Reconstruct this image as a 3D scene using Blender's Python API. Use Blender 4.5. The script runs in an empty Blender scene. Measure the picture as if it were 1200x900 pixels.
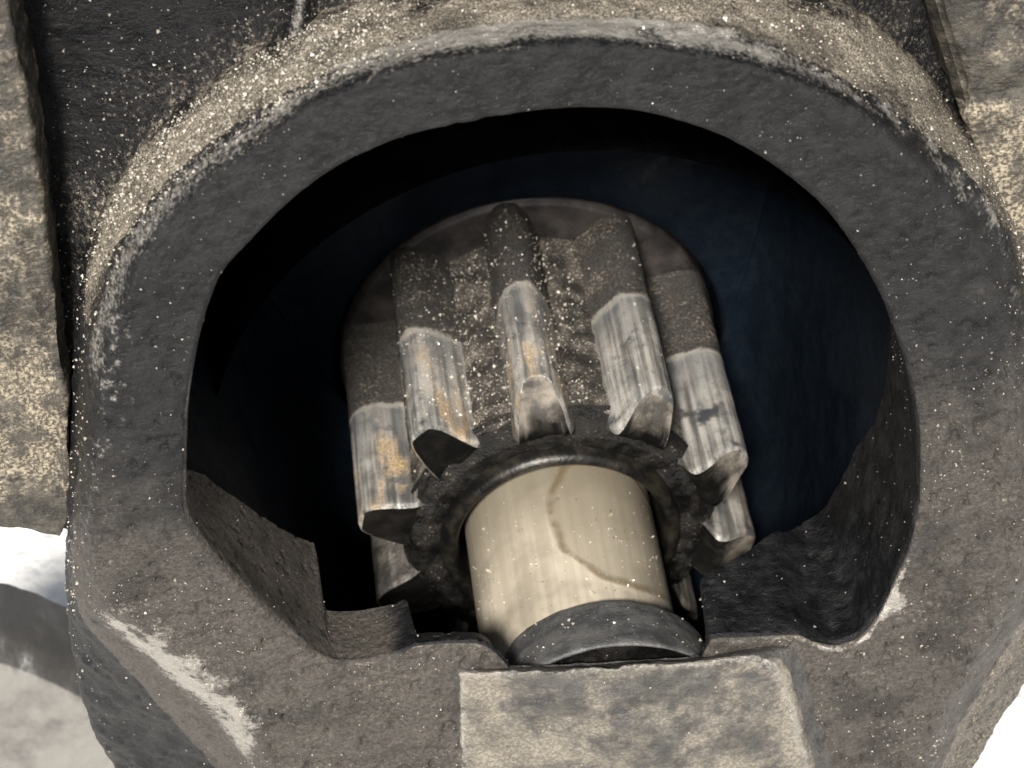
import bpy, math, random
import numpy as np
from mathutils import Vector, Matrix

random.seed(7)
rng = np.random.default_rng(7)
S = bpy.context.scene
S.unit_settings.system = 'METRIC'
S.unit_settings.scale_length = 0.0054          # one unit is 5.4 mm
R_ = math.radians

# ------------------------------------------------------------------ camera
PITCH, ROLL, DIST = 41.044, -9.3345, 30.0
_t = R_(PITCH)
F = np.array([0, math.cos(_t), -math.sin(_t)])
_r = np.array([1.0, 0, 0]); _u = np.cross(_r, F)
_c, _s = math.cos(R_(ROLL)), math.sin(R_(ROLL))
RT, UP = _c * _r + _s * _u, -_s * _r + _c * _u
CAM = -0.45 * RT + 0.20 * UP - DIST * F
cam = bpy.data.cameras.new('camera')
cam_ob = bpy.data.objects.new('camera', cam)
S.collection.objects.link(cam_ob); S.camera = cam_ob
M = Matrix((RT, UP, -F)).transposed().to_4x4(); M.translation = Vector(CAM)
cam_ob.matrix_world = M
cam.sensor_width = 36; cam.sensor_fit = 'HORIZONTAL'
cam.lens = 36 * DIST / 12.0
cam.clip_start = 0.5; cam.clip_end = 2000
cam.dof.use_dof = True; cam.dof.focus_distance = 31.8; cam.dof.aperture_fstop = 0.6

# ------------------------------------------------------------------ light
SUN_EL, SUN_AZ = 43.5, 10.0                     # azimuth: degrees to the left of straight in front
W = bpy.data.worlds.new('World'); S.world = W; W.use_nodes = True
nt = W.node_tree
sky = nt.nodes.new('ShaderNodeTexSky'); sky.sky_type = 'NISHITA'; sky.sun_disc = False
sky.sun_elevation = R_(SUN_EL); sky.sun_rotation = R_(180 + SUN_AZ)
bg = nt.nodes['Background']; bg.inputs['Strength'].default_value = 0.07
hs = nt.nodes.new('ShaderNodeHueSaturation'); hs.inputs['Saturation'].default_value = .4
nt.links.new(sky.outputs[0], hs.inputs['Color']); nt.links.new(hs.outputs[0], bg.inputs[0])
sun = bpy.data.lights.new('sun', 'SUN'); sun.energy = 4.7; sun.angle = R_(9); sun.color = (1, .945, .875)
sun_ob = bpy.data.objects.new('sun', sun); S.collection.objects.link(sun_ob)
sd = Vector((-math.sin(R_(SUN_AZ)) * math.cos(R_(SUN_EL)), -math.cos(R_(SUN_AZ)) * math.cos(R_(SUN_EL)), math.sin(R_(SUN_EL))))
sun_ob.rotation_euler = sd.to_track_quat('Z', 'Y').to_euler()
S.view_settings.view_transform = 'Standard'; S.view_settings.look = 'None'
S.view_settings.exposure = 0.65; S.view_settings.gamma = 1
S.view_settings.use_curve_mapping = False

# ------------------------------------------------------------------ helpers
def at(p, Y):
    """points of the photograph (1200 x 900) onto the upright planes y = Y"""
    p = np.asarray(p, float)
    d = F + np.multiply.outer((p[..., 0] - 600) / (100 * DIST), RT) + np.multiply.outer((450 - p[..., 1]) / (100 * DIST), UP)
    k = (np.asarray(Y) - CAM[1]) / d[..., 1]
    return CAM + d * k[..., None]

def _hash(ix, iy, iz, seed):
    h = (ix * 374761393 + iy * 668265263 + iz * 2147483647 + seed * 974711) & 0xFFFFFFFF
    h = ((h ^ (h >> 13)) * 1274126177) & 0xFFFFFFFF
    h = ((h ^ (h >> 15)) * 2246822519) & 0xFFFFFFFF
    return ((h ^ (h >> 16)) & 0xFFFF) / 65535.0

def vnoise(P, scale, seed=0):
    q = P * scale + 1000.0
    i = np.floor(q).astype(np.int64); f = q - i; f = f * f * f * (f * (f * 6 - 15) + 10)
    out = 0
    for dx in (0, 1):
        for dy in (0, 1):
            for dz in (0, 1):
                w = np.where(dx, f[..., 0], 1 - f[..., 0]) * np.where(dy, f[..., 1], 1 - f[..., 1]) * np.where(dz, f[..., 2], 1 - f[..., 2])
                out = out + w * _hash(i[..., 0] + dx, i[..., 1] + dy, i[..., 2] + dz, seed)
    return out * 2 - 1

def fbm(P, scale, seed=0, octs=4, gain=.5):
    a, o, n = 1.0, 0, 0
    for k in range(octs):
        o = o + a * vnoise(P, scale * 2.03 ** k, seed + k); n += a; a *= gain
    return o / n

def sstep(a, b, x):
    t = np.clip((x - a) / (b - a), 0, 1)
    return t * t * (3 - 2 * t)

C0 = np.array([645.0, 470.0])
def loop(pts, n, c=C0, smooth=True):
    """closed outline -> n points at even angles about c (angle from the left, clockwise as seen)"""
    p = np.asarray(pts, float); m = len(p)
    out = []
    for i in range(m):
        a, b, c2, d = p[i - 1], p[i], p[(i + 1) % m], p[(i + 2) % m]
        t = np.linspace(0, 1, 60, endpoint=False)[:, None]
        if smooth:
            # centripetal-like: limited tangents
            l = np.linalg.norm(c2 - b) + 1e-9
            m1 = (c2 - a) / (np.linalg.norm(c2 - a) + 1e-9) * l * .9; m2 = (d - b) / (np.linalg.norm(d - b) + 1e-9) * l * .9
            out.append((2*t**3-3*t**2+1)*b + (t**3-2*t**2+t)*m1 + (-2*t**3+3*t**2)*c2 + (t**3-t**2)*m2)
        else:
            out.append(b + (c2 - b) * t)
    q = np.concatenate(out) - np.asarray(c)
    ang = np.arctan2(-q[:, 1], q[:, 0]); rad = np.hypot(q[:, 0], q[:, 1])
    o = np.argsort(ang); ang, rad = ang[o], rad[o]
    th = np.pi - np.arange(n) * 2 * np.pi / n
    th = (th + np.pi) % (2 * np.pi) - np.pi
    r = np.interp(th, ang, rad, period=2 * np.pi)
    return np.asarray(c) + np.stack([r * np.cos(th), -r * np.sin(th)], -1)

def grid_mesh(name, P, mat, parent=None, wrap=True, attrs=None, cap_first=False, cap_last=False, flip=False, sharp_row=None):
    """P: rows x cols x 3"""
    nr, nc = P.shape[:2]
    idx = np.arange(nr * nc).reshape(nr, nc)
    if wrap:
        a, b = idx[:-1], idx[1:]
        f = np.stack([a, np.roll(a, -1, 1), np.roll(b, -1, 1), b], -1).reshape(-1, 4)
    else:
        f = np.stack([idx[:-1, :-1], idx[:-1, 1:], idx[1:, 1:], idx[1:, :-1]], -1).reshape(-1, 4)
    if flip: f = f[:, ::-1]
    faces = f.tolist()
    if cap_first: faces.append(idx[0].tolist() if flip else idx[0][::-1].tolist())
    if cap_last: faces.append(idx[-1][::-1].tolist() if flip else idx[-1].tolist())
    me = bpy.data.meshes.new(name)
    me.from_pydata(P.reshape(-1, 3).tolist(), [], faces)
    me.polygons.foreach_set('use_smooth', [True] * len(me.polygons))
    if sharp_row is not None:
        es = np.zeros(len(me.edges) * 2, int); me.edges.foreach_get('vertices', es); es = es.reshape(-1, 2) // nc
        sh = me.attributes.new('sharp_edge', 'BOOLEAN', 'EDGE'); sh.data.foreach_set('value', ((es == sharp_row).all(1) | (es == sharp_row + 1).all(1)).tolist())
    for k, v in (attrs or {}).items():
        at_ = me.attributes.new(k, 'FLOAT', 'POINT'); at_.data.foreach_set('value', np.asarray(v, np.float32).reshape(-1))
    me.materials.append(mat); me.update()
    o = bpy.data.objects.new(name, me); S.collection.objects.link(o)
    if parent: o.parent = parent
    return o

def normals(P, wrap=True):
    if wrap: du = np.roll(P, -1, 1) - np.roll(P, 1, 1)
    else: du = np.gradient(P, axis=1)
    dv = np.gradient(P, axis=0)
    n = np.cross(du, dv)
    return n / (np.linalg.norm(n, axis=-1, keepdims=True) + 1e-12)

def rows(keys, counts):
    """keys: list of (n,3) rings; straight interpolation with counts[i] steps between them"""
    out = []; tag = []
    for i, k in enumerate(counts):
        for j in range(k):
            t = j / k; out.append(keys[i] * (1 - t) + keys[i + 1] * t); tag.append(i + t)
    out.append(keys[-1]); tag.append(float(len(counts)))
    return np.array(out), np.array(tag)

def relax(P, it, w=None):
    for _ in range(it):
        Q = P.copy(); Q[1:-1] = .25 * P[:-2] + .5 * P[1:-1] + .25 * P[2:]
        P = Q if w is None else P + (Q - P) * w
    return P

def thing(name, label, cat, loc=(0, 0, 0)):
    o = bpy.data.objects.new(name, None); S.collection.objects.link(o); o.location = loc
    o['label'] = label; o['category'] = cat; o.empty_display_size = .5
    return o

# ------------------------------------------------------------------ materials
class Mat:
    def __init__(s, name):
        s.m = bpy.data.materials.new(name); s.m.use_nodes = True
        s.t = s.m.node_tree; s.b = s.t.nodes['Principled BSDF']
        s.co = s.t.nodes.new('ShaderNodeTexCoord').outputs['Object']
    def n(s, typ, **kw):
        d = s.t.nodes.new(typ)
        for k, v in kw.items(): setattr(d, k, v)
        return d
    def link(s, a, b): s.t.links.new(a, b)
    def val(s, sock, v):
        if isinstance(v, bpy.types.NodeSocket): s.link(v, sock)
        else: sock.default_value = v
    def noise(s, scale, detail=4, rough=.55, stretch=None, off=0, dist=0):
        co = s.co
        if stretch or off:
            mp = s.n('ShaderNodeMapping'); s.link(co, mp.inputs[0]); mp.inputs['Scale'].default_value = stretch or (1, 1, 1)
            mp.inputs['Location'].default_value = (off, off * .7, off * 1.3); co = mp.outputs[0]
        d = s.n('ShaderNodeTexNoise'); s.link(co, d.inputs['Vector'])
        d.inputs['Scale'].default_value = scale; d.inputs['Detail'].default_value = detail; d.inputs['Roughness'].default_value = rough
        d.inputs['Distortion'].default_value = dist
        return d.outputs['Fac']
    def voro(s, scale, feature='F1', out='Distance', rnd=1):
        d = s.n('ShaderNodeTexVoronoi', feature=feature); s.link(s.co, d.inputs['Vector']); d.inputs['Scale'].default_value = scale
        d.inputs['Randomness'].default_value = rnd
        return d.outputs[out]
    def ramp(s, v, a, b, lo=0., hi=1.):
        d = s.n('ShaderNodeMapRange', interpolation_type='SMOOTHSTEP'); s.link(v, d.inputs[0])
        d.inputs[1].default_value = a; d.inputs[2].default_value = b; d.inputs[3].default_value = lo; d.inputs[4].default_value = hi
        return d.outputs[0]
    def math(s, op, a, b=0., c=0.):
        d = s.n('ShaderNodeMath', operation=op); s.val(d.inputs[0], a); s.val(d.inputs[1], b); s.val(d.inputs[2], c)
        return d.outputs[0]
    def mix(s, f, a, b):
        d = s.n('ShaderNodeMix', data_type='RGBA'); s.val(d.inputs[0], f)
        for sock, v in ((d.inputs[6], a), (d.inputs[7], b)):
            s.val(sock, v if isinstance(v, bpy.types.NodeSocket) else (*v, 1))
        return d.outputs[2]
    def attr(s, name):
        d = s.n('ShaderNodeAttribute', attribute_name=name); return d.outputs['Fac']
    def bump(s, h, strength=.5, dist=.05, prev=None):
        d = s.n('ShaderNodeBump'); s.link(h, d.inputs['Height']); d.inputs['Strength'].default_value = strength; d.inputs['Distance'].default_value = dist
        if prev: s.link(prev, d.inputs['Normal'])
        s.link(d.outputs[0], s.b.inputs['Normal']); return d.outputs[0]
    def out(s, color=None, rough=None, metal=None, spec=None):
        if color is not None: s.val(s.b.inputs['Base Color'], color if isinstance(color, bpy.types.NodeSocket) else (*color, 1))
        if rough is not None: s.val(s.b.inputs['Roughness'], rough)
        if metal is not None: s.val(s.b.inputs['Metallic'], metal)
        if spec is not None: s.val(s.b.inputs['Specular IOR Level'], spec)
        return s.m

def cast_material(name, dark, light, dustc=(.32, .283, .22), speck=.55, spec=.5, soft=(.32, .75), bump=.6, coarse=1.0):
    """oily cast aluminium: dark grime, paler worn grain, beige dust (attribute dust), bare metal and painted gleam (attribute wear)"""
    k = Mat(name)
    big = k.noise(.55, 3); mid = k.noise(3.2, 5, .65); fine = k.noise(20, 5, .75); grain = k.noise(42 / coarse, 2, .6, off=3)
    c = k.mix(k.ramp(mid, .36, .66), dark, light)
    oil = k.ramp(k.noise(1.0, 5, .6, off=20), .48, .64)
    c = k.mix(k.math('MULTIPLY', k.ramp(fine, .52, .72), .35), c, tuple(min(1, x * 2.0) for x in light))
    c = k.mix(k.math('MULTIPLY', k.ramp(fine, .46, .34), .7), c, tuple(x * .45 for x in dark))
    fi = k.ramp(k.math('ADD', k.attr('brown_grey'), k.math('MULTIPLY', k.math('SUBTRACT', k.noise(2.3, 5, .65, off=12), .5), .9)), .15, .85)
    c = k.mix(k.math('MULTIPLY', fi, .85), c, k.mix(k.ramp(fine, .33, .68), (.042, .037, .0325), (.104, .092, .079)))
    du = k.attr('dust')
    dm = k.math('MULTIPLY', k.ramp(k.math('ADD', du, k.math('MULTIPLY', k.math('SUBTRACT', k.noise(16 / coarse, 5, .75, off=9), .5), 1.5)), *soft), .9)
    c = k.mix(dm, c, k.mix(k.ramp(grain, .38, .66), tuple(x * (.75 - .9 * speck) for x in dustc), tuple(min(.85, x * (1 + .7 * speck)) for x in dustc)))
    c = k.mix(k.math('MULTIPLY', oil, .52), c, tuple(x * .6 for x in dark))
    we = k.attr('wear_gleam')
    wm = k.ramp(k.math('ADD', we, k.math('MULTIPLY', k.math('SUBTRACT', k.noise(17, 5, .75, off=5), .5), 1.7)), .30, .85)
    c = k.mix(wm, c, k.mix(fine, (.22, .207, .185), (.50, .475, .425)))
    rough = k.math('SUBTRACT', k.ramp(mid, .3, .7, .33, .54), k.math('MULTIPLY', wm, .12))
    rough = k.math('SUBTRACT', rough, k.math('MULTIPLY', oil, .12))
    rough = k.math('ADD', rough, k.math('MULTIPLY', dm, .25))
    k.out(c, rough, k.math('MULTIPLY', wm, .45), spec)
    h = k.math('ADD', k.math('MULTIPLY', fine, .7), k.math('MULTIPLY', grain, .5))
    h = k.math('ADD', h, mid)
    h = k.math('ADD', h, k.math('MULTIPLY', k.noise(9, 4, .6, stretch=(.55, 1, 1.25), off=15), 1.3))
    k.bump(h, bump, .06)
    return k.m

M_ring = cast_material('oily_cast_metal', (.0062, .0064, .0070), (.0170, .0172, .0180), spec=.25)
M_ear = cast_material('dusty_cast_metal', (.026, .0235, .020), (.085, .076, .060), (.32, .277, .203), soft=(.22, .88), coarse=1.9)
M_pad = cast_material('grey_cast_metal', (.040, .038, .036), (.082, .077, .071), (.25, .224, .178), .15, coarse=1.8, soft=(.15, 1.0))
M_dark = cast_material('black_oily_cast_metal', (.0045, .0047, .0054), (.0115, .0116, .0123), spec=.2)
M_in = cast_material('shaded_cavity_metal', (.0042, .0068, .011), (.0062, .0092, .0135), spec=.04, bump=.12)  # cavity shade and its navy cast are put into this base colour

# ------------------------------------------------------------------ outlines read off the photograph
I_px = [(221,480),(219,560),(220,603),(250,650),(300,703),(345,745),(375,770),(395,777),(430,776),(470,765),(490,757),(560,754),(578,762),(594,778),(612,803),(650,815),(700,820),(760,815),(808,792),(829,756),(834,749),(870,747),(935,745),(950,752),(975,757),(1005,748),(1022,730),(1036,706),(1047,680),(1065,640),(1076,580),(1075,500),(1058,420),(1035,355),(1005,300),(965,245),(905,197),(850,165),(800,147),(750,135),(690,131),(630,133),(550,145),(480,163),(417,188),(370,217),(333,247),(297,283),(263,320),(243,367),(230,420)]
F_px = [(118,480),(130,400),(155,330),(195,268),(250,208),(300,170),(345,138),(400,108),(470,83),(550,66),(650,55),(750,57),(850,71),(920,92),(980,118),(1030,150),(1070,188),(1110,235),(1140,285),(1165,345),(1185,430),(1197,520),(1200,600),(1188,680),(1158,745),(1122,800),(1092,865),(1060,950),(900,1030),(645,1050),(420,1020),(335,940),(300,868),(262,818),(200,765),(150,727),(112,695),(103,630),(107,560)]
E_px = [(97,480),(100,420),(110,370),(130,300),(165,245),(205,200),(255,160),(320,116),(372,88),(430,64),(500,46),(580,33),(650,27),(720,25),(800,29),(860,40),(905,52),(960,80),(1017,113),(1065,145),(1112,178),(1145,212),(1173,253),(1190,295),(1204,350),(1215,420),(1224,520),(1226,620),(1208,700),(1175,765),(1138,825),(1108,885),(1080,960),(900,1065),(645,1085),(400,1075),(312,960),(268,880),(230,840),(180,788),(138,752),(100,722),(88,685),(86,620),(90,560)]
W_px = [(82,450),(86,400),(92,345),(108,270),(135,222),(165,180),(205,140),(255,100),(310,62),(350,38),(430,10),(520,-18),(640,-40),(760,-42),(870,-25),(940,-5),(993,12),(1033,40),(1067,70),(1100,103),(1127,140),(1157,190),(1180,240),(1203,300),(1220,380),(1232,480),(1238,600),(1232,700),(1205,806),(1174,848),(1143,900),(1115,960),(900,1085),(645,1110),(400,1110),(200,1000),(128,900),(100,847),(88,807),(80,740),(78,683),(79,600),(80,520)]
N = 1000
Ip, Fp, Ep, Wp = (loop(p, N) for p in (I_px, F_px, E_px, W_px))
LI, LF, LE, LW = at(Ip, 0.0), at(Fp, 0.0), at(Ep, 0.5), at(Wp, 1.8)

housing = thing('starter_housing', 'grimy black cast metal starter motor nose with a round opening around the pinion gear', 'starter housing')

# ------------------------------------------------------------------ bench
k = Mat('white_bench_paper')
k.out(k.mix(k.noise(.25, 4), (.74, .73, .70), (.82, .81, .79)), .8, 0, .3); k.bump(k.noise(.8, 5, .6), .9, .5)
bz = -15.0
bench = grid_mesh('bench', np.array([[[-150, -60, bz], [150, -60, bz]], [[-150, 240, bz], [150, 240, bz]]], float), k.m, wrap=False)
bench['kind'] = 'structure'

# ------------------------------------------------------------------ nose ring
GX, GZ = -0.0696, -6.3052      # pinion axis
def radial_out(L, k):
    c = at(C0, 0.0)
    d = L - c; d[:, 1] = 0
    return L + d / np.linalg.norm(d, axis=1, keepdims=True) * k

# depth of the inner wall, by where the rim is
x, y = Ip[:, 0], Ip[:, 1]
angI = np.degrees(np.arctan2(-(y - 470), x - 645)) % 360
def dep(pts):
    q = np.array([(math.degrees(math.atan2(-(b - 470), a - 645)) % 360, d) for a, b, d in pts]); q = q[np.argsort(q[:, 0])]
    return np.interp(angI, q[:, 0], q[:, 1], period=360)
D = dep([(221,480,.18),(219,545,.20),(219,560,.35),(220,603,.95),(250,650,1.5),(300,703,1.8),(345,745,2.0),(386,774,2.25),(389,775,1.02),(440,774,1.0),(488,758,.95),(492,757,.33),(576,768,.30),(585,780,.06),(700,820,.06),(826,760,.06),(833,749,1.15),(870,747,1.45),(900,746,1.65),(935,745,2.0),(975,757,2.4),(1022,730,2.65),(1047,680,2.6),(1065,640,2.4),(1076,580,2.3),(1058,420,1.6),(1035,355,.8),(1005,300,.35),(965,245,.2),(690,131,.18),(333,247,.18)])
D = .25 * np.roll(D, 1) + .5 * D + .25 * np.roll(D, -1)
back = np.array([0, 1, 0]) * D[:, None]
deep = LI.copy(); deep[:, 1] = 8.3
lip = radial_out(LI, .10) + back
keys = [lip, LI + np.array([0, .08, 0]), radial_out(LI, .05), LF, LE, LW, radial_out(LW, -.1) + np.array([0, 1.2, 0]), radial_out(LW, -.6) + np.array([0, 3.5, 0])]
P, tag = rows(keys, [44, 4, 60, 16, 34, 12, 6]); tag = tag + 1
w = np.exp(-((tag - 4) / .12) ** 2) + np.exp(-((tag - 5) / .22) ** 2) + .8 * np.exp(-((tag - 6) / .2) ** 2) + .3 * np.exp(-((tag - 3) / .3) ** 2)
P = relax(P, 14, np.clip(w, 0, 1)[:, None, None])
nn = normals(P)
if nn[80, 0] @ np.array([0, -1, 0]) < 0: nn = -nn
T = np.repeat(tag[:, None], N, 1)
face = (T > 2.5) & (T < 4.2)
disp = .05 * fbm(P, .5, 1, 3) + .030 * fbm(P, 2.6, 5, 4) + .020 * fbm(P, 9, 9, 3)
pits = np.clip(fbm(P, 7.5, 21, 3) - .28, 0, 1) * np.clip(.5 - .12 * P[..., 2], .1, 1)
disp -= .24 * pits * np.where(T > 4.15, .25, 1)
edge_soft = np.exp(-((T - 2.5) / .45) ** 2)
disp *= (1 - .55 * edge_soft) * np.where(T < 2.4, .4, 1)
# wall is lumpier
disp += np.where(T > 4.9, .05 * fbm(P, 3.5, 33, 3), 0)
P = P + nn * disp[..., None]
px_ang = np.arctan2(-(Ip - C0)[:, 1], (Ip - C0)[:, 0])      # 0 right, +90 top
A = np.repeat(np.degrees(px_ang)[None], len(tag), 0)
n1 = fbm(P, 1.1, 40, 3); n2 = fbm(P, 4.5, 44, 3)
def arc(a, lo, hi, soft=12): return sstep(lo - soft, lo + soft, a) * (1 - sstep(hi - soft, hi + soft, a))
# bare metal along the outer edge: thin on the sides, chipped patch low on the left; light caught by the top chamfer is painted in
n3 = fbm(P, 3.0, 48, 3)
wear_gleam = (.72 + .3 * n3) * np.exp(-((T - 4.66) / .46) ** 2) * arc(A, 50, 126, 12)
wear_gleam += 1.1 * np.exp(-((T - 4.99) / .06) ** 2) * arc(A, 66, 122, 6)
wear_gleam += .62 * np.exp(-((T - 4.75) / .5) ** 2) * arc(A, 10, 50, 10) * (.6 + .8 * n2)
wear_gleam += .50 * np.exp(-((T - 4.6) / .5) ** 2) * arc(A, 128, 178, 6)
Al = np.where(A < 0, A + 360, A)
wear_gleam += np.clip(.12 + .3 * n2 + .8 * fbm(P, 14, 52, 3), 0, .42) * np.exp(-((T - 4.0) / .45) ** 2) * arc(Al, 168, 203, 8)
wear_gleam += np.clip(.62 + 1.3 * n2 + .5 * n3, 0, 1.0) * np.exp(-((T - 4.22) / .42) ** 2) * arc(Al, 206, 229, 2)
wear_gleam += .3 * np.exp(-((T - 4.5) / .3) ** 2) * arc(Al, 205, 260, 3)
# pale crust along the lower right inner edge
wear_gleam += (.62 + .8 * n2) * np.exp(-((T - 3.01) / .030) ** 2) * arc(A, -44, -24, 2)
wear_gleam += np.clip(.25 + 1.1 * n3, 0, .8) * np.exp(-((T - 3.10) / .16) ** 2) * arc(A, -34, -26, 3)
wear_gleam += .7 * np.exp(-((T - 2.95) / .06) ** 2) * arc(A, -56, -43, 1)
wear_gleam += .30 * np.exp(-((T - 2.9) / .12) ** 2) * (n2 > .1)
# dust: settles on what faces up, thick on top of the wall
upf = np.clip(nn[..., 2], 0, 1)
dust = (.42 + .5 * n1 + .3 * n2) * upf * (T > 5.02) + .25 * upf * (T > 2.6)
dust += .62 * np.exp(-((T - 5.42) / .30) ** 2) * arc(A, 112, 168, 8)
dust += .45 * np.exp(-((T - 5.5) / .5) ** 2) * arc(A, 5, 60, 8)
dust += np.where((T > 2.5) & (T < 4.4), .04 + .20 * sstep(2, -5, P[..., 2]) + .16 * n1, 0)  # slightly paler towards the bottom of the face, with random patches
dust += np.where(T > 5.0, .55, 0) * arc(A, -70, 0, 10)
dust -= np.where(T < 2.5, .35, 0) * (1 - .8 * arc(Al, 180, 235, 8))
dust += np.where(T < 2.4, .30, 0) * arc(Al, 180, 235, 8)  # left inner wall made paler
brown_grey = 3.0 * (T <= 2.5) * arc(Al, 180, 235, 8) + ((T > 2.5) & (T < 5.2)) * (.02 + .98 * sstep(.9, -4.8, P[..., 2] - .25 * np.abs(P[..., 0] + .5) + .8 * n1) * (1 - .25 * sstep(2, 5, P[..., 0])))  # brown-grey tone grows down the face and fills the left inner wall
ring = grid_mesh('nose_ring', P, M_ring, housing, attrs={'wear_gleam': np.clip(wear_gleam, 0, 1.3), 'dust': np.clip(dust, 0, 1.2), 'brown_grey': np.clip(brown_grey, 0, 3)}, flip=False)
RING = (P, nn, T, A)

# ------------------------------------------------------------------ flange behind the ring
def star_slab(name, px, c, Y, depth, mat, bev=.25, n=500, nrow=60, dustf=None, wearf=None, lump=.05, seed=1, smooth=False, shape=None, parent=housing):
    o = at(loop(px, n, np.array(c, float), smooth), Y); cc = at(np.array(c, float), Y)
    L = [cc + (o - cc) * .002]
    d = o - cc; L2 = np.linalg.norm(d, axis=1, keepdims=True); u = d / L2
    keys = [L[0], o - u * bev, o + np.array([0, bev, 0]), o + np.array([0, depth, 0])]
    P, tag = rows(keys, [nrow, 6, 10])
    P = relax(P, 10, np.clip(np.exp(-((tag - 1) / .15) ** 2) + np.exp(-((tag - 2) / .5) ** 2), 0, 1)[:, None, None])
    nn = normals(P)
    if nn[nrow // 2, 0][1] > 0: nn = -nn
    T = np.repeat(tag[:, None], n, 1)
    dsp = lump * fbm(P, 1.2, seed, 3) + .5 * lump * fbm(P, 5, seed + 7, 4)
    if shape is not None: dsp = dsp + shape(P, T)
    P = P + nn * dsp[..., None]
    du = dustf(P, nn, T) if dustf else np.zeros(T.shape)
    we = wearf(P, nn, T) if wearf else np.zeros(T.shape)
    ob = grid_mesh(name, P, mat, parent, attrs={'dust': np.clip(du, 0, 1.2), 'wear_gleam': np.clip(we, 0, 1.2)})
    return ob, P, nn, T

# plate, with the hole the ring fills
out_px = loop([(-300,-400),(645,-420),(1500,-400),(1500,540),(1290,610),(645,640),(60,610),(-300,590)], N, smooth=False)
_a, _b = out_px - C0, Wp - C0
out_px = C0 + _a * np.maximum(1, np.linalg.norm(_b, axis=1) * .97 / np.linalg.norm(_a, axis=1))[:, None]
PO = at(out_px, 2.5); PI = radial_out(LW, -.35) + np.array([0, .75, 0])
PB = PO + np.array([0, .4, 0])
P, tag = rows([PI, PO, PB], [70, 8])
T = np.repeat(tag[:, None], N, 1)
dist = np.linalg.norm(P - PI[None], axis=-1)
disp = .9 * np.exp(-dist / .5) + .07 * fbm(P, .8, 61, 3) + .05 * fbm(P, 4, 66, 4)
a = at(np.array((338., 25.)), 2.5); b = at(np.array((360., -80.)), 2.5)
ab = (b - a) / np.linalg.norm(b - a); q = P - a; tt = np.clip(q @ ab, 0, 3); dd = np.linalg.norm(q - tt[..., None] * ab, axis=-1)
disp += .40 * np.exp(-(dd / .16) ** 2)
a = at(np.array((952., 0.)), 2.5); b = at(np.array((940., -90.)), 2.5)
ab = (b - a) / np.linalg.norm(b - a); q = P - a; tt = np.clip(q @ ab, 0, 3); dd2 = np.linalg.norm(q - tt[..., None] * ab, axis=-1)
disp += .25 * np.exp(-(dd2 / .10) ** 2)
P[..., 1] -= np.where(T <= 1, disp, 0)
dust = np.clip(.55 * np.exp(-dist / 1.0) + .15 * fbm(P, 1.3, 71, 3), 0, 1) * (T <= 1)
grid_mesh('flange_plate', P, M_dark, housing, attrs={'dust': dust, 'wear_gleam': .8 * np.exp(-(dd / .08) ** 2) + .7 * np.exp(-(dd2 / .07) ** 2)})
FLANGE = P

def ear_dust(P, nn, T):
    n = fbm(P, .8, 81, 3); m = fbm(P, 4, 84, 4, .7)
    lo = sstep(.5, 0, P[..., 2] - at(np.array((40., 600.)), 1.5)[2])
    return .46 + .35 * n + .75 * m - .5 * lo
el = star_slab('mounting_ear', [(-300,-350),(0,-350),(3,-60),(10,0),(28,90),(45,180),(55,260),(64,330),(74,420),(80,500),(83,570),(82,612),(72,634),(40,628),(0,624),(-120,622),(-300,600)],
               (-60, 230), 1.5, 2.2, M_ear, .07, nrow=110, dustf=ear_dust, lump=.07, seed=101)
def ear2_dust(P, nn, T):
    m = fbm(P, 3, 94, 3); n = fbm(P, .9, 96, 3)
    s = at(np.array((1160., 122.)), 1.5)[2]
    return np.where(P[..., 2] < s, .60, .20) + .7 * m + .3 * n
er = star_slab('mounting_ear', [(1500,-350),(1070,-350),(1078,-60),(1088,0),(1108,70),(1127,140),(1152,200),(1177,270),(1202,340),(1245,430),(1500,470)],
               (1240, 120), 1.5, 2.2, M_ear, .07, nrow=110, dustf=ear2_dust, lump=.07, seed=111,
               shape=lambda P, T: -.16 * sstep(-.1, .1, P[..., 2] - at(np.array((1160., 122.)), 1.5)[2] + .1 * fbm(P, 2, 5, 3)) * (T < 2))

# lug low on the left, further back
k = Mat('stained_silver_casting'); big = k.noise(.9, 4, .6); mid = k.noise(3, 4, .6)
k.out(k.mix(k.ramp(k.math('ADD', big, k.math('MULTIPLY', k.math('SUBTRACT', k.attr('dust'), .5), .5)), .35, .7), (.085, .083, .080), (.24, .232, .215)), k.ramp(mid, .3, .7, .3, .5), .4, .5); k.bump(mid, .3, .1)
lug = star_slab('lower_lug', [(-200,752),(-60,755),(0,763),(40,774),(90,796),(150,828),(230,900),(260,1100),(-200,1100)], (20, 950), 6.0, 1.5, k.m, .4,
                dustf=lambda P, nn, T: np.where(T < 1.1, .8, 0), lump=.05, seed=121)
# barrel of the housing behind the flange
aa = np.linspace(0, 2 * np.pi, 96, endpoint=False)
def ringpts(r, y, cx=0, cz=0): return np.stack([cx + r * np.cos(aa), 0 * aa + y, cz + r * np.sin(aa)], -1)
P = np.array([ringpts(5.0, 4.6, .2, -4.8), ringpts(5.0, 11, .2, -4.8), ringpts(4.6, 11.4, .2, -4.8), ringpts(.5, 11.4, .2, -4.8)])
grid_mesh('barrel', P, M_dark, housing, attrs={'dust': np.zeros((4, 96)), 'wear_gleam': np.zeros((4, 96))}, cap_last=True)

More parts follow.
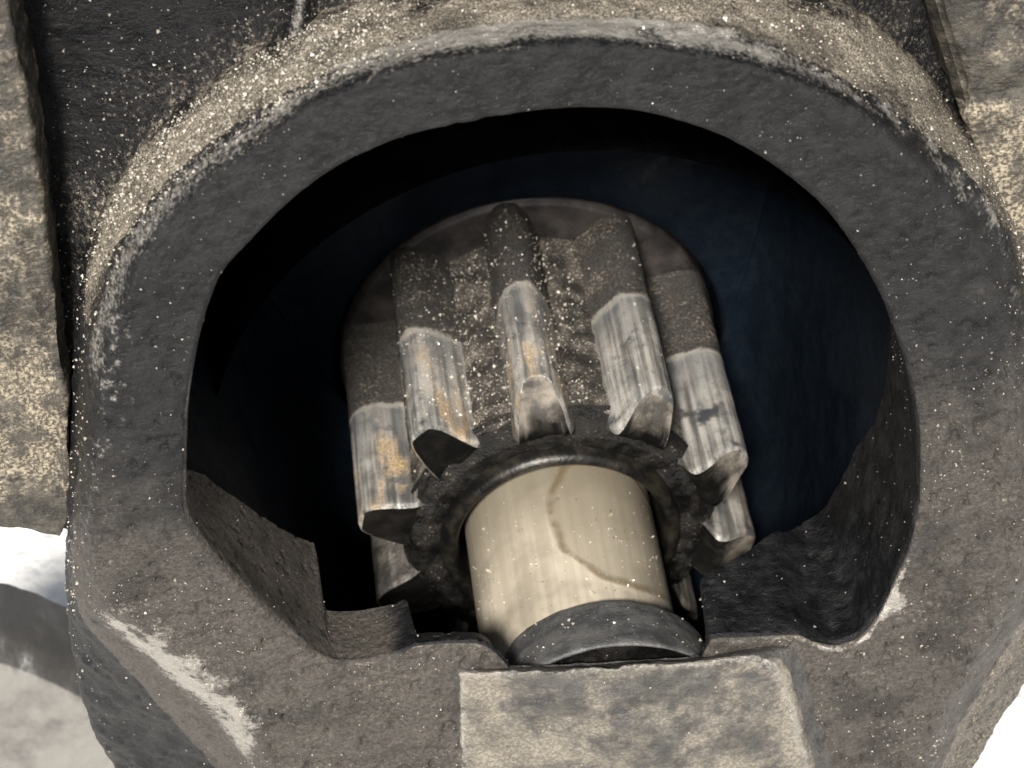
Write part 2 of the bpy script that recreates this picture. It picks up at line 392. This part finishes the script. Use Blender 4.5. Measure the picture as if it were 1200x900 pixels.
# ------------------------------------------------------------------ inside: one smooth dark shell from the lip back to the clutch
aa = np.linspace(0, 2 * np.pi, 720, endpoint=False)
q = np.concatenate([np.stack([4.9 * np.cos(aa), -.1 + 4.9 * np.sin(aa)], -1), np.stack([GX + 3.8 * np.cos(aa), GZ + 3.8 * np.sin(aa)], -1)])
q = q[np.lexsort((q[:, 1], q[:, 0]))]
def half_hull(pts):
    h = []
    for p in pts:
        while len(h) > 1 and (h[-1][0] - h[-2][0]) * (p[1] - h[-2][1]) - (h[-1][1] - h[-2][1]) * (p[0] - h[-2][0]) <= 0: h.pop()
        h.append(p)
    return h
hull = np.array(half_hull(q)[:-1] + half_hull(q[::-1])[:-1])
c3 = at(C0, 0.0)
hp = np.concatenate([hull + (np.roll(hull, -1, 0) - hull) * t for t in np.linspace(0, 1, 40, endpoint=False)])
th = np.arctan2(hp[:, 1] - c3[2], hp[:, 0] - c3[0]); rr = np.hypot(hp[:, 1] - c3[2], hp[:, 0] - c3[0]); o = np.argsort(th)
tl = np.arctan2(LI[:, 2] - c3[2], LI[:, 0] - c3[0]); re = np.interp(tl, th[o], rr[o], period=2 * np.pi)
def egg(k, Y): return np.stack([c3[0] + k * re * np.cos(tl), np.zeros(N) + Y, c3[2] + k * re * np.sin(tl)], -1)
def disc_hole(r, Y):
    return np.stack([GX + r * np.cos(tl), np.zeros(N) + Y, GZ + r * np.sin(tl)], -1)
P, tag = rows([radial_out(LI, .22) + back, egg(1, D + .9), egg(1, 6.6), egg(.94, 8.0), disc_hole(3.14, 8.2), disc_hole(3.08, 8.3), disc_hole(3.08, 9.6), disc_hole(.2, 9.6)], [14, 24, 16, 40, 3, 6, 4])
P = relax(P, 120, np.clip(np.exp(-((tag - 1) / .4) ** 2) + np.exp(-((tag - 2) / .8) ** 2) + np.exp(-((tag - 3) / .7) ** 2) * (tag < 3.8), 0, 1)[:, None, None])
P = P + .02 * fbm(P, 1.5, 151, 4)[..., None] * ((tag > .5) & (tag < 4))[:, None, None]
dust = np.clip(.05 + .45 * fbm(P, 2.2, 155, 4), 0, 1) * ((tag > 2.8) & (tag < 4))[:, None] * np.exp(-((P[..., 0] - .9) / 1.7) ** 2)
grid_mesh('cavity_wall', P, M_in, housing, attrs={'dust': dust, 'wear_gleam': np.zeros(P.shape[:2])})

# ------------------------------------------------------------------ bearing pad at the bottom
def pad_dust(P, nn, T):
    xl = at(np.array((560., 830.)), -.3)[0]; xr = at(np.array((925., 830.)), -.3)[0]; zt = at(np.array((740., 778.)), -.3)[2]
    n = fbm(P, 1.2, 161, 3); m = fbm(P, 4, 164, 3)
    d = .24 + .45 * n + .55 * m
    d += .75 * np.exp(-((P[..., 0] - xl - .1) / .28) ** 2) + .55 * np.exp(-((P[..., 0] - xr) / .12) ** 2) * sstep(.9, 1.4, T + .45)
    d += .25 * np.exp(-((P[..., 2] - zt) / .10) ** 2) + .3 * sstep(.5, 1.6, zt - P[..., 2])
    return d
n_ = 600
pc = np.array((742., 900.))
_q = loop([(541,790),(620,787),(700,783),(800,777),(880,771),(904,778),(917,800),(933,850),(946,910),(965,1030),(742,1050),(546,1030)], n_, pc, False)
_q = _q + np.stack([2.5 * fbm(np.stack([_q[:, 0], _q[:, 1], 0 * _q[:, 0]], -1), .06, 501 + e, 3) for e in (0, 9)], -1)
pf = at(_q, np.interp(_q[:, 0], [545, 640], [-.05, -.30]))
pb = at(loop([(532,782),(620,782),(700,779),(800,773),(850,764),(900,755),(936,750),(948,768),(968,850),(985,910),(1010,1040),(742,1060),(532,1040)], n_, pc, False), .06)
cc = at(pc, -.30)
P, tag = rows([cc + (pf - cc) * .003, pf, pb, pb + np.array([0, .03, 0])], [90, 12, 4])
P = relax(P, 5, np.clip(np.exp(-((tag - 1) / .10) ** 2), 0, 1)[:, None, None])
nn = normals(P)
if nn[40, 0][1] > 0: nn = -nn
T = np.repeat(tag[:, None], n_, 1)
P = P + nn * (.03 * fbm(P, 1.5, 171, 3) + .03 * fbm(P, 6, 175, 4))[..., None]
wear_gleam = .7 * np.exp(-((T - 1.05) / .10) ** 2)
grid_mesh('bearing_pad', P, M_pad, housing, attrs={'dust': np.clip(pad_dust(P, nn, T) * (T < 1.3) + .1, 0, 1.2), 'wear_gleam': wear_gleam})
PAD = (P, nn, T)

# ------------------------------------------------------------------ pinion gear
GY = 4.20; GL = 4.16; RT_ = 2.97; RR = 2.02
k = Mat('polished_tooth_steel')
ydir = k.n('ShaderNodeSeparateXYZ'); k.link(k.co, ydir.inputs[0]); yy = ydir.outputs[1]
info = k.n('ShaderNodeObjectInfo').outputs['Random']
flk = k.attr('flank')
lim = k.math('ADD', yy, k.math('MULTIPLY', k.math('SUBTRACT', k.noise(3.0, 5, .7), .5), .42))
blot0 = k.noise(3, 4, .65, off=41); chip = k.attr('chip'); soot = k.attr('soot')
pol = k.math('MULTIPLY', k.math('MULTIPLY', k.ramp(lim, 2.28, 2.02), k.ramp(k.math('ADD', flk, k.math('MULTIPLY', k.math('SUBTRACT', blot0, .5), .5)), .15, .55)), k.math('SUBTRACT', 1.0, chip))
streak = k.noise(3.2, 4, .6, stretch=(2.2, .07, 2.2)); blot = k.noise(1.7, 4, .6, off=2); fine = k.noise(30, 4, .7)
steel = k.mix(k.ramp(k.math('ADD', k.math('MULTIPLY', streak, .7), k.math('MULTIPLY', k.noise(1.3, 4, .6, off=21), .3)), .40, .61), (.21, .208, .20), (.88, .85, .785))
rustm = k.math('MULTIPLY', k.ramp(k.noise(1.7, 5, .65, stretch=(1.5, .5, 1.5), off=6), .46, .66), k.attr('rust'))
steel = k.mix(rustm, steel, k.mix(k.ramp(fine, .35, .65), (.27, .16, .07), (.62, .49, .30)))
steel = k.mix(k.ramp(blot, .58, .70), steel, (.11, .12, .135))
brown_grey = k.math('MULTIPLY', k.ramp(k.noise(2.6, 6, .72, off=31), .48, .66), .5)
steel = k.mix(brown_grey, steel, (.20, .18, .15))
steel = k.mix(k.math('MULTIPLY', k.ramp(lim, .9, 2.0), .6), steel, (.27, .275, .28))
limline = k.math('MULTIPLY', k.math('MULTIPLY', k.ramp(lim, 2.06, 2.13), k.ramp(lim, 2.26, 2.17)), k.ramp(flk, .25, .5))
grime = k.mix(k.ramp(fine, .4, .7), (.028, .026, .024), (.085, .078, .069))
dust_speck = k.ramp(k.math('ADD', k.noise(24, 4, .75, off=4), k.math('MULTIPLY', k.noise(1.6, 3, off=8), .45)), .80, .92)
grime = k.mix(k.math('MULTIPLY', dust_speck, .8), grime, (.36, .31, .24))
c = k.mix(pol, grime, steel)
c = k.mix(k.math('MULTIPLY', limline, .45), c, (.50, .47, .40))
c = k.mix(soot, c, k.mix(k.ramp(blot, .4, .7), (.005, .0047, .0043), (.016, .0145, .013)))
c = k.mix(chip, c, k.mix(k.ramp(k.noise(3.2, 4, .6), .36, .68), (.05, .045, .039), (.25, .222, .18)))
ro = k.math('ADD', k.math('MULTIPLY', pol, -.37), k.ramp(fine, .3, .7, .56, .72))
ro = k.math('ADD', ro, k.math('MULTIPLY', rustm, .15))
ro = k.math('MAXIMUM', ro, k.math('MULTIPLY', soot, .75))
k.out(c, ro, k.math('MULTIPLY', k.math('MAXIMUM', pol, k.math('MULTIPLY', chip, .15)), k.math('SUBTRACT', .6, k.math('MULTIPLY', rustm, .45))), k.math('SUBTRACT', .42, k.math('MULTIPLY', soot, .39)))
k.bump(k.math('ADD', k.math('MULTIPLY', streak, .6), k.math('MULTIPLY', fine, k.math('SUBTRACT', 1.0, k.math('MULTIPLY', pol, .8)))), .45, .04)
M_tooth = k.m

k = Mat('greasy_black_steel')
fine = k.noise(26, 4, .75); mid = k.noise(3, 4, .6)
c = k.mix(k.ramp(mid, .4, .65), (.004, .0038, .0035), (.014, .0125, .011))
sp = k.ramp(k.math('ADD', k.noise(28, 3, .7, off=4), k.math('MULTIPLY', mid, .3)), .80, .88)
c = k.mix(k.math('MULTIPLY', sp, .7), c, (.38, .33, .26))
k.out(c, k.ramp(mid, .35, .65, .30, .55), .0, .3); k.bump(k.math('ADD', fine, k.math('MULTIPLY', mid, 2)), .6, .05)
M_grease = k.m

gear = thing('pinion_gear', 'steel pinion gear with ten worn rust stained teeth inside the round opening', 'pinion gear', (GX, GY, GZ))

def tooth_profile():
    """(angle offset, radius) points from root to root, clockwise"""
    pts = []
    hw = lambda r: np.interp(r, [RR, 2.2, 2.5, 2.75, 2.9, RT_], [.61, .475, .375, .275, .205, .17]) / r
    rs = np.concatenate([np.linspace(RR - .12, RR, 3), np.linspace(RR + .06, RT_ - .22, 18), RT_ - .22 + .22 * np.sin(np.linspace(.12, np.pi / 2, 16))])
    left = []
    for r in rs:
        h = np.interp(r, [RR, 2.08, 2.2, 2.4, 2.6, 2.74, 2.82, 2.88, 2.925, 2.955, RT_], [.53, .465, .435, .395, .35, .305, .268, .225, .175, .12, .04])
        left.append((-h / r, r))
    cr = [(a, RT_) for a in np.linspace(left[-1][0], -left[-1][0], 8)[1:-1]]
    right = [(-a, r) for a, r in left[::-1]]
    return np.array(left + cr + right)
TP = tooth_profile()
def tooth_mesh(i, ang, bevel, bevdep, skew=0.0, seed=0, slant=0.0):
    n = len(TP)
    ys = np.concatenate([np.linspace(0, bevdep, 8), np.linspace(bevdep, GL, 74)[1:]])
    rows_ = []; chip = []
    for yv in ys:
        t = max(0, 1 - yv / bevdep)
        r = TP[:, 1].copy(); a = TP[:, 0].copy()
        rmax = RT_ - bevel * t - skew * t * np.clip(a / .2, -1, 1)
        over = np.clip(r - rmax, 0, None)
        r = np.minimum(r, rmax); a = a * (1 - .12 * t)
        th = ang - a
        yo = -slant * (1 - sstep(2.3, RT_ - .03, r)) * sstep(RR + .02, 2.3, r) * (1 - sstep(0, 1.6, yv))
        rows_.append(np.stack([r * np.cos(th), yo + yv, r * np.sin(th)], -1)); chip.append((over > .004) * (1.0 if bevel > .15 else 0.0))
    P = np.array(rows_); chip = np.array(chip)
    q = P + np.array([i * 13.7, 0, 0])
    ch = chip[..., None]
    P = P + normals(P, False) * (.010 * fbm(q, 3, 180 + seed, 3) + .012 * fbm(q, 9, 190 + seed, 3) * sstep(1.9, 2.5, P[..., 1]) + .05 * chip * fbm(q, 5, 200 + seed, 3))[..., None]
    flank = np.repeat(sstep(RR + .10, RR + .32, TP[:, 1])[None], len(ys), 0)
    return P, flank, chip
# front bevel, its depth, skew, rust, slant of the end face, share of polish
bev = {0: (.05, .07, 0, .4, .05, .25), 1: (.05, .07, 0, 1, .05, 1), 2: (.05, .07, 0, 1, .05, 1), 3: (.16, .14, .10, .95, .42, 1), 4: (.10, .10, .06, .2, .32, 1), 5: (.06, .08, 0, .15, .34, 1), 6: (.06, .08, 0, .3, .34, .40),
       7: (.06, .1, 0, .5, .3, .5), 8: (.06, .1, 0, .5, .3, .5), 9: (.05, .1, 0, .5, .1, .5)}
for i in range(10):
    ang = R_(198.3 - 36 * i)
    b = bev[i]
    P, fl, ch = tooth_mesh(i, ang, b[0], b[1], b[2], i, b[4]); fl = fl * b[5]
    # close the front: fan to the root
    fr = P[0].copy(); mid = fr.copy(); mid[:, 0] = np.linspace(fr[0, 0], fr[-1, 0], len(fr)); mid[:, 2] = np.linspace(fr[0, 2], fr[-1, 2], len(fr))
    ff = []
    for t in (1., .8, .62, .46, .32, .2, .1, .015):
        q = fr * (1 - t) + mid * t; rq = np.hypot(q[:, 0], q[:, 2]); q[:, 1] = -b[4] * (1 - sstep(2.3, RT_ - .03, rq)) * sstep(RR + .02, 2.3, rq) + (.03 * (b[4] < .2) * math.sin(min(1, t * 1.3) * np.pi * .5) + .07 * fbm(q * 1.0 + i * 7.3, 3.5, 401, 3) * min(1, t * 4))
        ff.append(q)
    P2 = np.concatenate([ff, P]); z = np.zeros((8, len(fr))); ff = np.array(ff)
    fr_r = np.hypot(ff[..., 0], ff[..., 2]); worn = sstep(2.42, 2.66, fr_r + .22 * fbm(ff + i * 3.1, 3, 421, 3)) * (b[4] > .2)
    grid_mesh('tooth', P2, M_tooth, gear, wrap=False, sharp_row=7, attrs={'flank': np.concatenate([z, fl]), 'chip': np.concatenate([worn, ch]), 'soot': np.concatenate([(1 - worn), np.zeros(fl.shape)]), 'rust': np.full(P2.shape[:2], b[3])}, flip=True)

aa = np.linspace(0, 2 * np.pi, 300, endpoint=False)
def gr(r, y): return np.stack([r * np.cos(aa), 0 * aa + y, r * np.sin(aa)], -1)
P, tag = rows([gr(1.78, .03), gr(2.12, .03), gr(2.26, .16), gr(2.26, GL)], [6, 6, 50])
nn = normals(P); P = P + nn * (.035 * fbm(P, 4, 211, 4))[..., None]
k = Mat('gritty_groove_steel'); fine = k.noise(26, 4, .75); mid = k.noise(2.6, 4, .6)
c = k.mix(k.ramp(mid, .35, .65), (.022, .020, .018), (.085, .077, .066))
sp = k.ramp(k.math('ADD', k.noise(26, 3, .7, off=4), k.math('MULTIPLY', mid, .4)), .76, .86)
k.out(k.mix(k.math('MULTIPLY', sp, .8), c, (.42, .37, .30)), .6, 0, .4); k.bump(k.math('ADD', fine, k.math('MULTIPLY', mid, 2)), .6, .05)
grid_mesh('hub', P, k.m, gear)
P, tag = rows([gr(1.70, .2), gr(1.74, -.03), gr(1.98, -.07), gr(2.18, .0), gr(2.30, .24)], [4, 10, 14, 10])
nn = normals(P); P = P + np.array([0, -1, 0]) * ((.07 * fbm(P, 1.8, 411, 3)) + .015 * fbm(P, 9, 415, 3))[..., None]
grid_mesh('grease_layer', P, M_grease, gear)
# lip round the shaft hole
P, tag = rows([gr(1.47, .5), gr(1.50, -.12), gr(1.57, -.25), gr(1.64, -.25), gr(1.72, -.19), gr(1.77, -.02), gr(1.77, .1)], [8, 4, 5, 4, 5, 2])
P = relax(P, 3)
k = Mat('worn_dark_ring'); mid = k.noise(4, 4)
k.out(k.mix(k.ramp(mid, .4, .7), (.008, .0075, .007), (.035, .031, .024)), .38, .4, .5); k.bump(k.noise(18, 3), .25, .03)
grid_mesh('bushing_ring', P, k.m, gear)
# disc the teeth run into
P, tag = rows([gr(1.9, GL - .02), gr(RT_ - .08, GL - .02), gr(RT_, GL + .06), gr(RT_, GL + .5)], [20, 4, 5])
P[..., 1] += .015 * fbm(P, 4, 221, 3)
k = Mat('dark_clutch_steel'); mid = k.noise(2, 4); fine = k.noise(26, 4, .75)
c = k.mix(k.ramp(mid, .35, .7), (.016, .014, .014), (.06, .052, .047))
k.out(k.mix(k.math('MULTIPLY', k.ramp(fine, .6, .72), .5), c, (.2, .17, .14)), .5, .3, .5); k.bump(fine, .3, .03)
grid_mesh('clutch_disc', P, k.m, gear)

# ------------------------------------------------------------------ shaft
RS = 1.372
shaft = None
k = Mat('oily_shaft_steel')
sx = k.n('ShaderNodeSeparateXYZ'); k.link(k.co, sx.inputs[0])
X, Y, Z = sx.outputs
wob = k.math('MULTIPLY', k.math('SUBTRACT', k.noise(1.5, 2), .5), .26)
ex = k.math('DIVIDE', k.math('SUBTRACT', X, .80), .92); ey = k.math('DIVIDE', k.math('SUBTRACT', Y, 3.15), 1.28)
dd = k.math('ADD', k.math('SQRT', k.math('ADD', k.math('MULTIPLY', ex, ex), k.math('MULTIPLY', ey, ey))), wob)
rim = k.math('MULTIPLY', k.math('MULTIPLY', k.ramp(dd, .90, .99), k.ramp(dd, 1.07, 1.0)), k.ramp(k.noise(3, 4, .6, off=11), .30, .55, .35, 1))
inside = k.ramp(dd, 1.02, .92)
br = k.noise(4, 2, .5, stretch=(2.4, .06, 2.4)); cl = k.noise(1.1, 3, off=3)
c = k.mix(k.ramp(br, .3, .7), (.66, .585, .455), (.80, .715, .565))
c = k.mix(k.math('MULTIPLY', k.ramp(cl, .42, .68), .5), c, (.25, .215, .165))
c = k.mix(k.math('MULTIPLY', k.ramp(k.math('ADD', Y, k.math('MULTIPLY', wob, 2.5)), 2.2, 4.1), .75), c, (.26, .225, .165))  # darker towards the gear: the fading light is put into the colour
c = k.mix(k.math('MULTIPLY', inside, .5), c, (.36, .31, .225))
c = k.mix(k.math('MULTIPLY', rim, .72), c, (.20, .145, .075))
c = k.mix(k.math('MULTIPLY', k.ramp(k.noise(13, 3, .6, off=7), .68, .74), .8), c, (.07, .055, .04))
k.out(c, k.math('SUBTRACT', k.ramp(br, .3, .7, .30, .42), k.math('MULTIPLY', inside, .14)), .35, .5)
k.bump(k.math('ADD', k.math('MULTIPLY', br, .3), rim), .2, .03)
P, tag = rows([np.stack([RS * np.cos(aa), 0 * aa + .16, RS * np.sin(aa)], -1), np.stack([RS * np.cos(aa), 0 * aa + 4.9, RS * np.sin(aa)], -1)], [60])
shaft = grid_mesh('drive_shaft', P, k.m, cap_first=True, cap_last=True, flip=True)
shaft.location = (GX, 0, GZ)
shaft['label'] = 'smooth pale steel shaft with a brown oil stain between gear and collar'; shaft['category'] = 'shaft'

# ------------------------------------------------------------------ stop collar
k = Mat('grey_collar_metal'); mid = k.noise(3, 4, .6); fine = k.noise(24, 4, .7)
c = k.mix(k.ramp(mid, .35, .65), (.065, .066, .068), (.135, .134, .13))
c = k.mix(k.math('MULTIPLY', k.ramp(fine, .56, .72), .7), c, (.26, .24, .21))
k.out(c, .5, .15, .5); k.bump(k.math('ADD', fine, mid), .4, .04)
P, tag = rows([gr(1.375, 1.38), gr(1.48, 1.34), gr(1.53, 1.24), gr(1.80, .24), gr(1.74, .18), gr(1.40, .95)], [3, 3, 24, 4, 4])
P = relax(P, 3); P = P + normals(P) * (.02 * fbm(P, 3, 231, 3))[..., None]
col = grid_mesh('stop_collar', P, k.m, flip=True)
col.location = (GX + .22, 0, GZ)
col['label'] = 'dark grey tapered collar on the shaft just above the bearing pad'; col['category'] = 'collar'

P, tag = rows([gr(1.72, .30), gr(.05, .42)], [10])  # added black disc, stands for the shade inside the collar mouth
P = P + np.array([0, 1, 0]) * (.03 * fbm(P, 4, 431, 3))[..., None]
grid_mesh('shade_disc', P, M_grease, col)
# ------------------------------------------------------------------ grit
def grains(name, pts, nrm, size, mat, label, tone=1.0):
    n = len(pts)
    base = np.array([(1, 0, 0), (-.5, .87, 0), (-.5, -.87, 0), (0, 0, .9), (0, 0, -.7)])
    tri = np.array([(0, 1, 3), (1, 2, 3), (2, 0, 3), (1, 0, 4), (2, 1, 4), (0, 2, 4)])
    q = rng.normal(size=(n, 3, 3)); q, _ = np.linalg.qr(q)
    v = (base[None] * rng.uniform(.6, 1.3, (n, 5, 1))) * size[:, None, None]
    v = np.einsum('nij,nkj->nki', q, v) + (pts + nrm * size[:, None] * .45)[:, None]
    f = (tri[None] + (np.arange(n) * 5)[:, None, None]).reshape(-1, 3)
    me = bpy.data.meshes.new(name); me.from_pydata(v.reshape(-1, 3).tolist(), [], f.tolist())
    at_ = me.attributes.new('tone', 'FLOAT', 'POINT'); at_.data.foreach_set('value', np.repeat(rng.uniform(0, 1, n) * tone, 5).astype(np.float32))
    me.materials.append(mat); o = bpy.data.objects.new(name, me); S.collection.objects.link(o)
    o['kind'] = 'stuff'; o['label'] = label; o['category'] = 'grit'
k = Mat('pale_grit')
tn = k.attr('tone')
k.out(k.mix(tn, (.14, .125, .10), (.60, .56, .47)), .35, 0, .6); M_grit = k.m
def pick(P, nn, dens, n):
    d = dens.reshape(-1); d = np.clip(d, 0, None); d = d / d.sum()
    i = rng.choice(len(d), n, p=d)
    return P.reshape(-1, 3)[i] + rng.normal(size=(n, 3)) * .012, nn.reshape(-1, 3)[i]
def cell_area(P):
    du = np.linalg.norm(np.roll(P, -1, 1) - P, axis=-1); dv = np.linalg.norm(np.gradient(P, axis=0), axis=-1)
    return du * dv
P, nn, T, A = RING
ar = cell_area(P)
cl = np.clip(fbm(P, 1.3, 240, 3) + .25, 0, 1) ** 2
face = ((T > 3) & (T < 4.6)) * (.10 + cl) * (.35 + sstep(3, -5, P[..., 2]))
wall = ((T > 4.6) & (T < 6)) * np.clip(nn[..., 2] + .2, 0, 1) * (.3 + 2.2 * arc(A, 112, 160, 8)) * 1.6
inner = ((T > 1) & (T < 2.6)) * .035
p1, q1 = pick(P, nn, ar * (face * 1.0 + inner), 5200)
p2, q2 = pick(P, nn, ar * wall, 5200)
s1 = np.clip(np.exp(rng.normal(math.log(.0085), .48, len(p1))), 0, .03); s2 = np.clip(np.exp(rng.normal(math.log(.012), .45, len(p2))), 0, .032)
pts, nr, sz = [p1, p2], [q1, q2], [s1, s2]
# on the pad, the flange and the ears
Pp, np_, Tp = PAD
p, q = pick(Pp, np_, cell_area(Pp) * (Tp < 1.2), 160); pts.append(p); nr.append(q); sz.append(np.clip(np.exp(rng.normal(math.log(.0115), .45, len(p))), 0, .03))
fn = np.zeros_like(FLANGE); fn[..., 1] = -1
dist = np.linalg.norm(FLANGE - PI[None], axis=-1)
p, q = pick(FLANGE, fn, cell_area(FLANGE) * (.10 + np.exp(-dist / 1.0)) * np.clip(.45 + fbm(FLANGE, .7, 420, 2), 0, 1) * (FLANGE[..., 0] < 2), 4200); pts.append(p); nr.append(q); sz.append(np.clip(np.exp(rng.normal(math.log(.0115), .45, len(p))), 0, .03))
grains('grit_grains', np.concatenate(pts), np.concatenate(nr), np.concatenate(sz), M_grit, 'pale metal grit sprinkled over the black housing', np.concatenate([np.full(len(q), t) for q, t in zip(sz, (.55, 1, .8, .6))]))
# on gear, shaft and collar
n = 1300
g_a = np.concatenate([rng.uniform(.9, 2.6, 250), rng.normal(R_(117), .10, 480), rng.normal(R_(80), .10, 320), rng.normal(R_(100), .12, 250)])
y_ = rng.uniform(.15, 4.0, n) ** 1.0
def gear_r(a):
    k_ = np.round((198.3 - np.degrees(a)) / 36); off = a - np.radians(198.3 - 36 * k_)
    o = np.argsort(TP[:, 0]); return np.interp(off, TP[o, 0], TP[o, 1], left=RR, right=RR)
r_ = np.maximum(gear_r(g_a), 2.27)
p = np.stack([GX + r_ * np.cos(g_a), GY + y_, GZ + r_ * np.sin(g_a)], -1); q = np.stack([np.cos(g_a), 0 * g_a, np.sin(g_a)], -1)
n2 = 190
b_ = rng.uniform(.35, 2.9, n2); yb = rng.uniform(1.3, 3.9, n2)
p2 = np.stack([GX + RS * np.cos(b_), yb, GZ + RS * np.sin(b_)], -1); q2 = np.stack([np.cos(b_), 0 * b_, np.sin(b_)], -1)
n3 = 60
b3 = rng.uniform(.6, 2.6, n3); y3 = rng.uniform(.3, 1.22, n3); r3 = np.interp(y3, [.22, 1.26], [1.80, 1.53])
p3 = np.stack([GX + .22 + r3 * np.cos(b3), y3, GZ + r3 * np.sin(b3)], -1); q3 = np.stack([np.cos(b3), 0 * b3, np.sin(b3)], -1)
grains('grit_specks', np.concatenate([p, p2, p3]), np.concatenate([q, q2, q3]), np.clip(np.exp(rng.normal(math.log(.0125), .5, n + n2 + n3)), 0, .035), M_grit, 'pale metal specks stuck to the gear teeth and shaft')
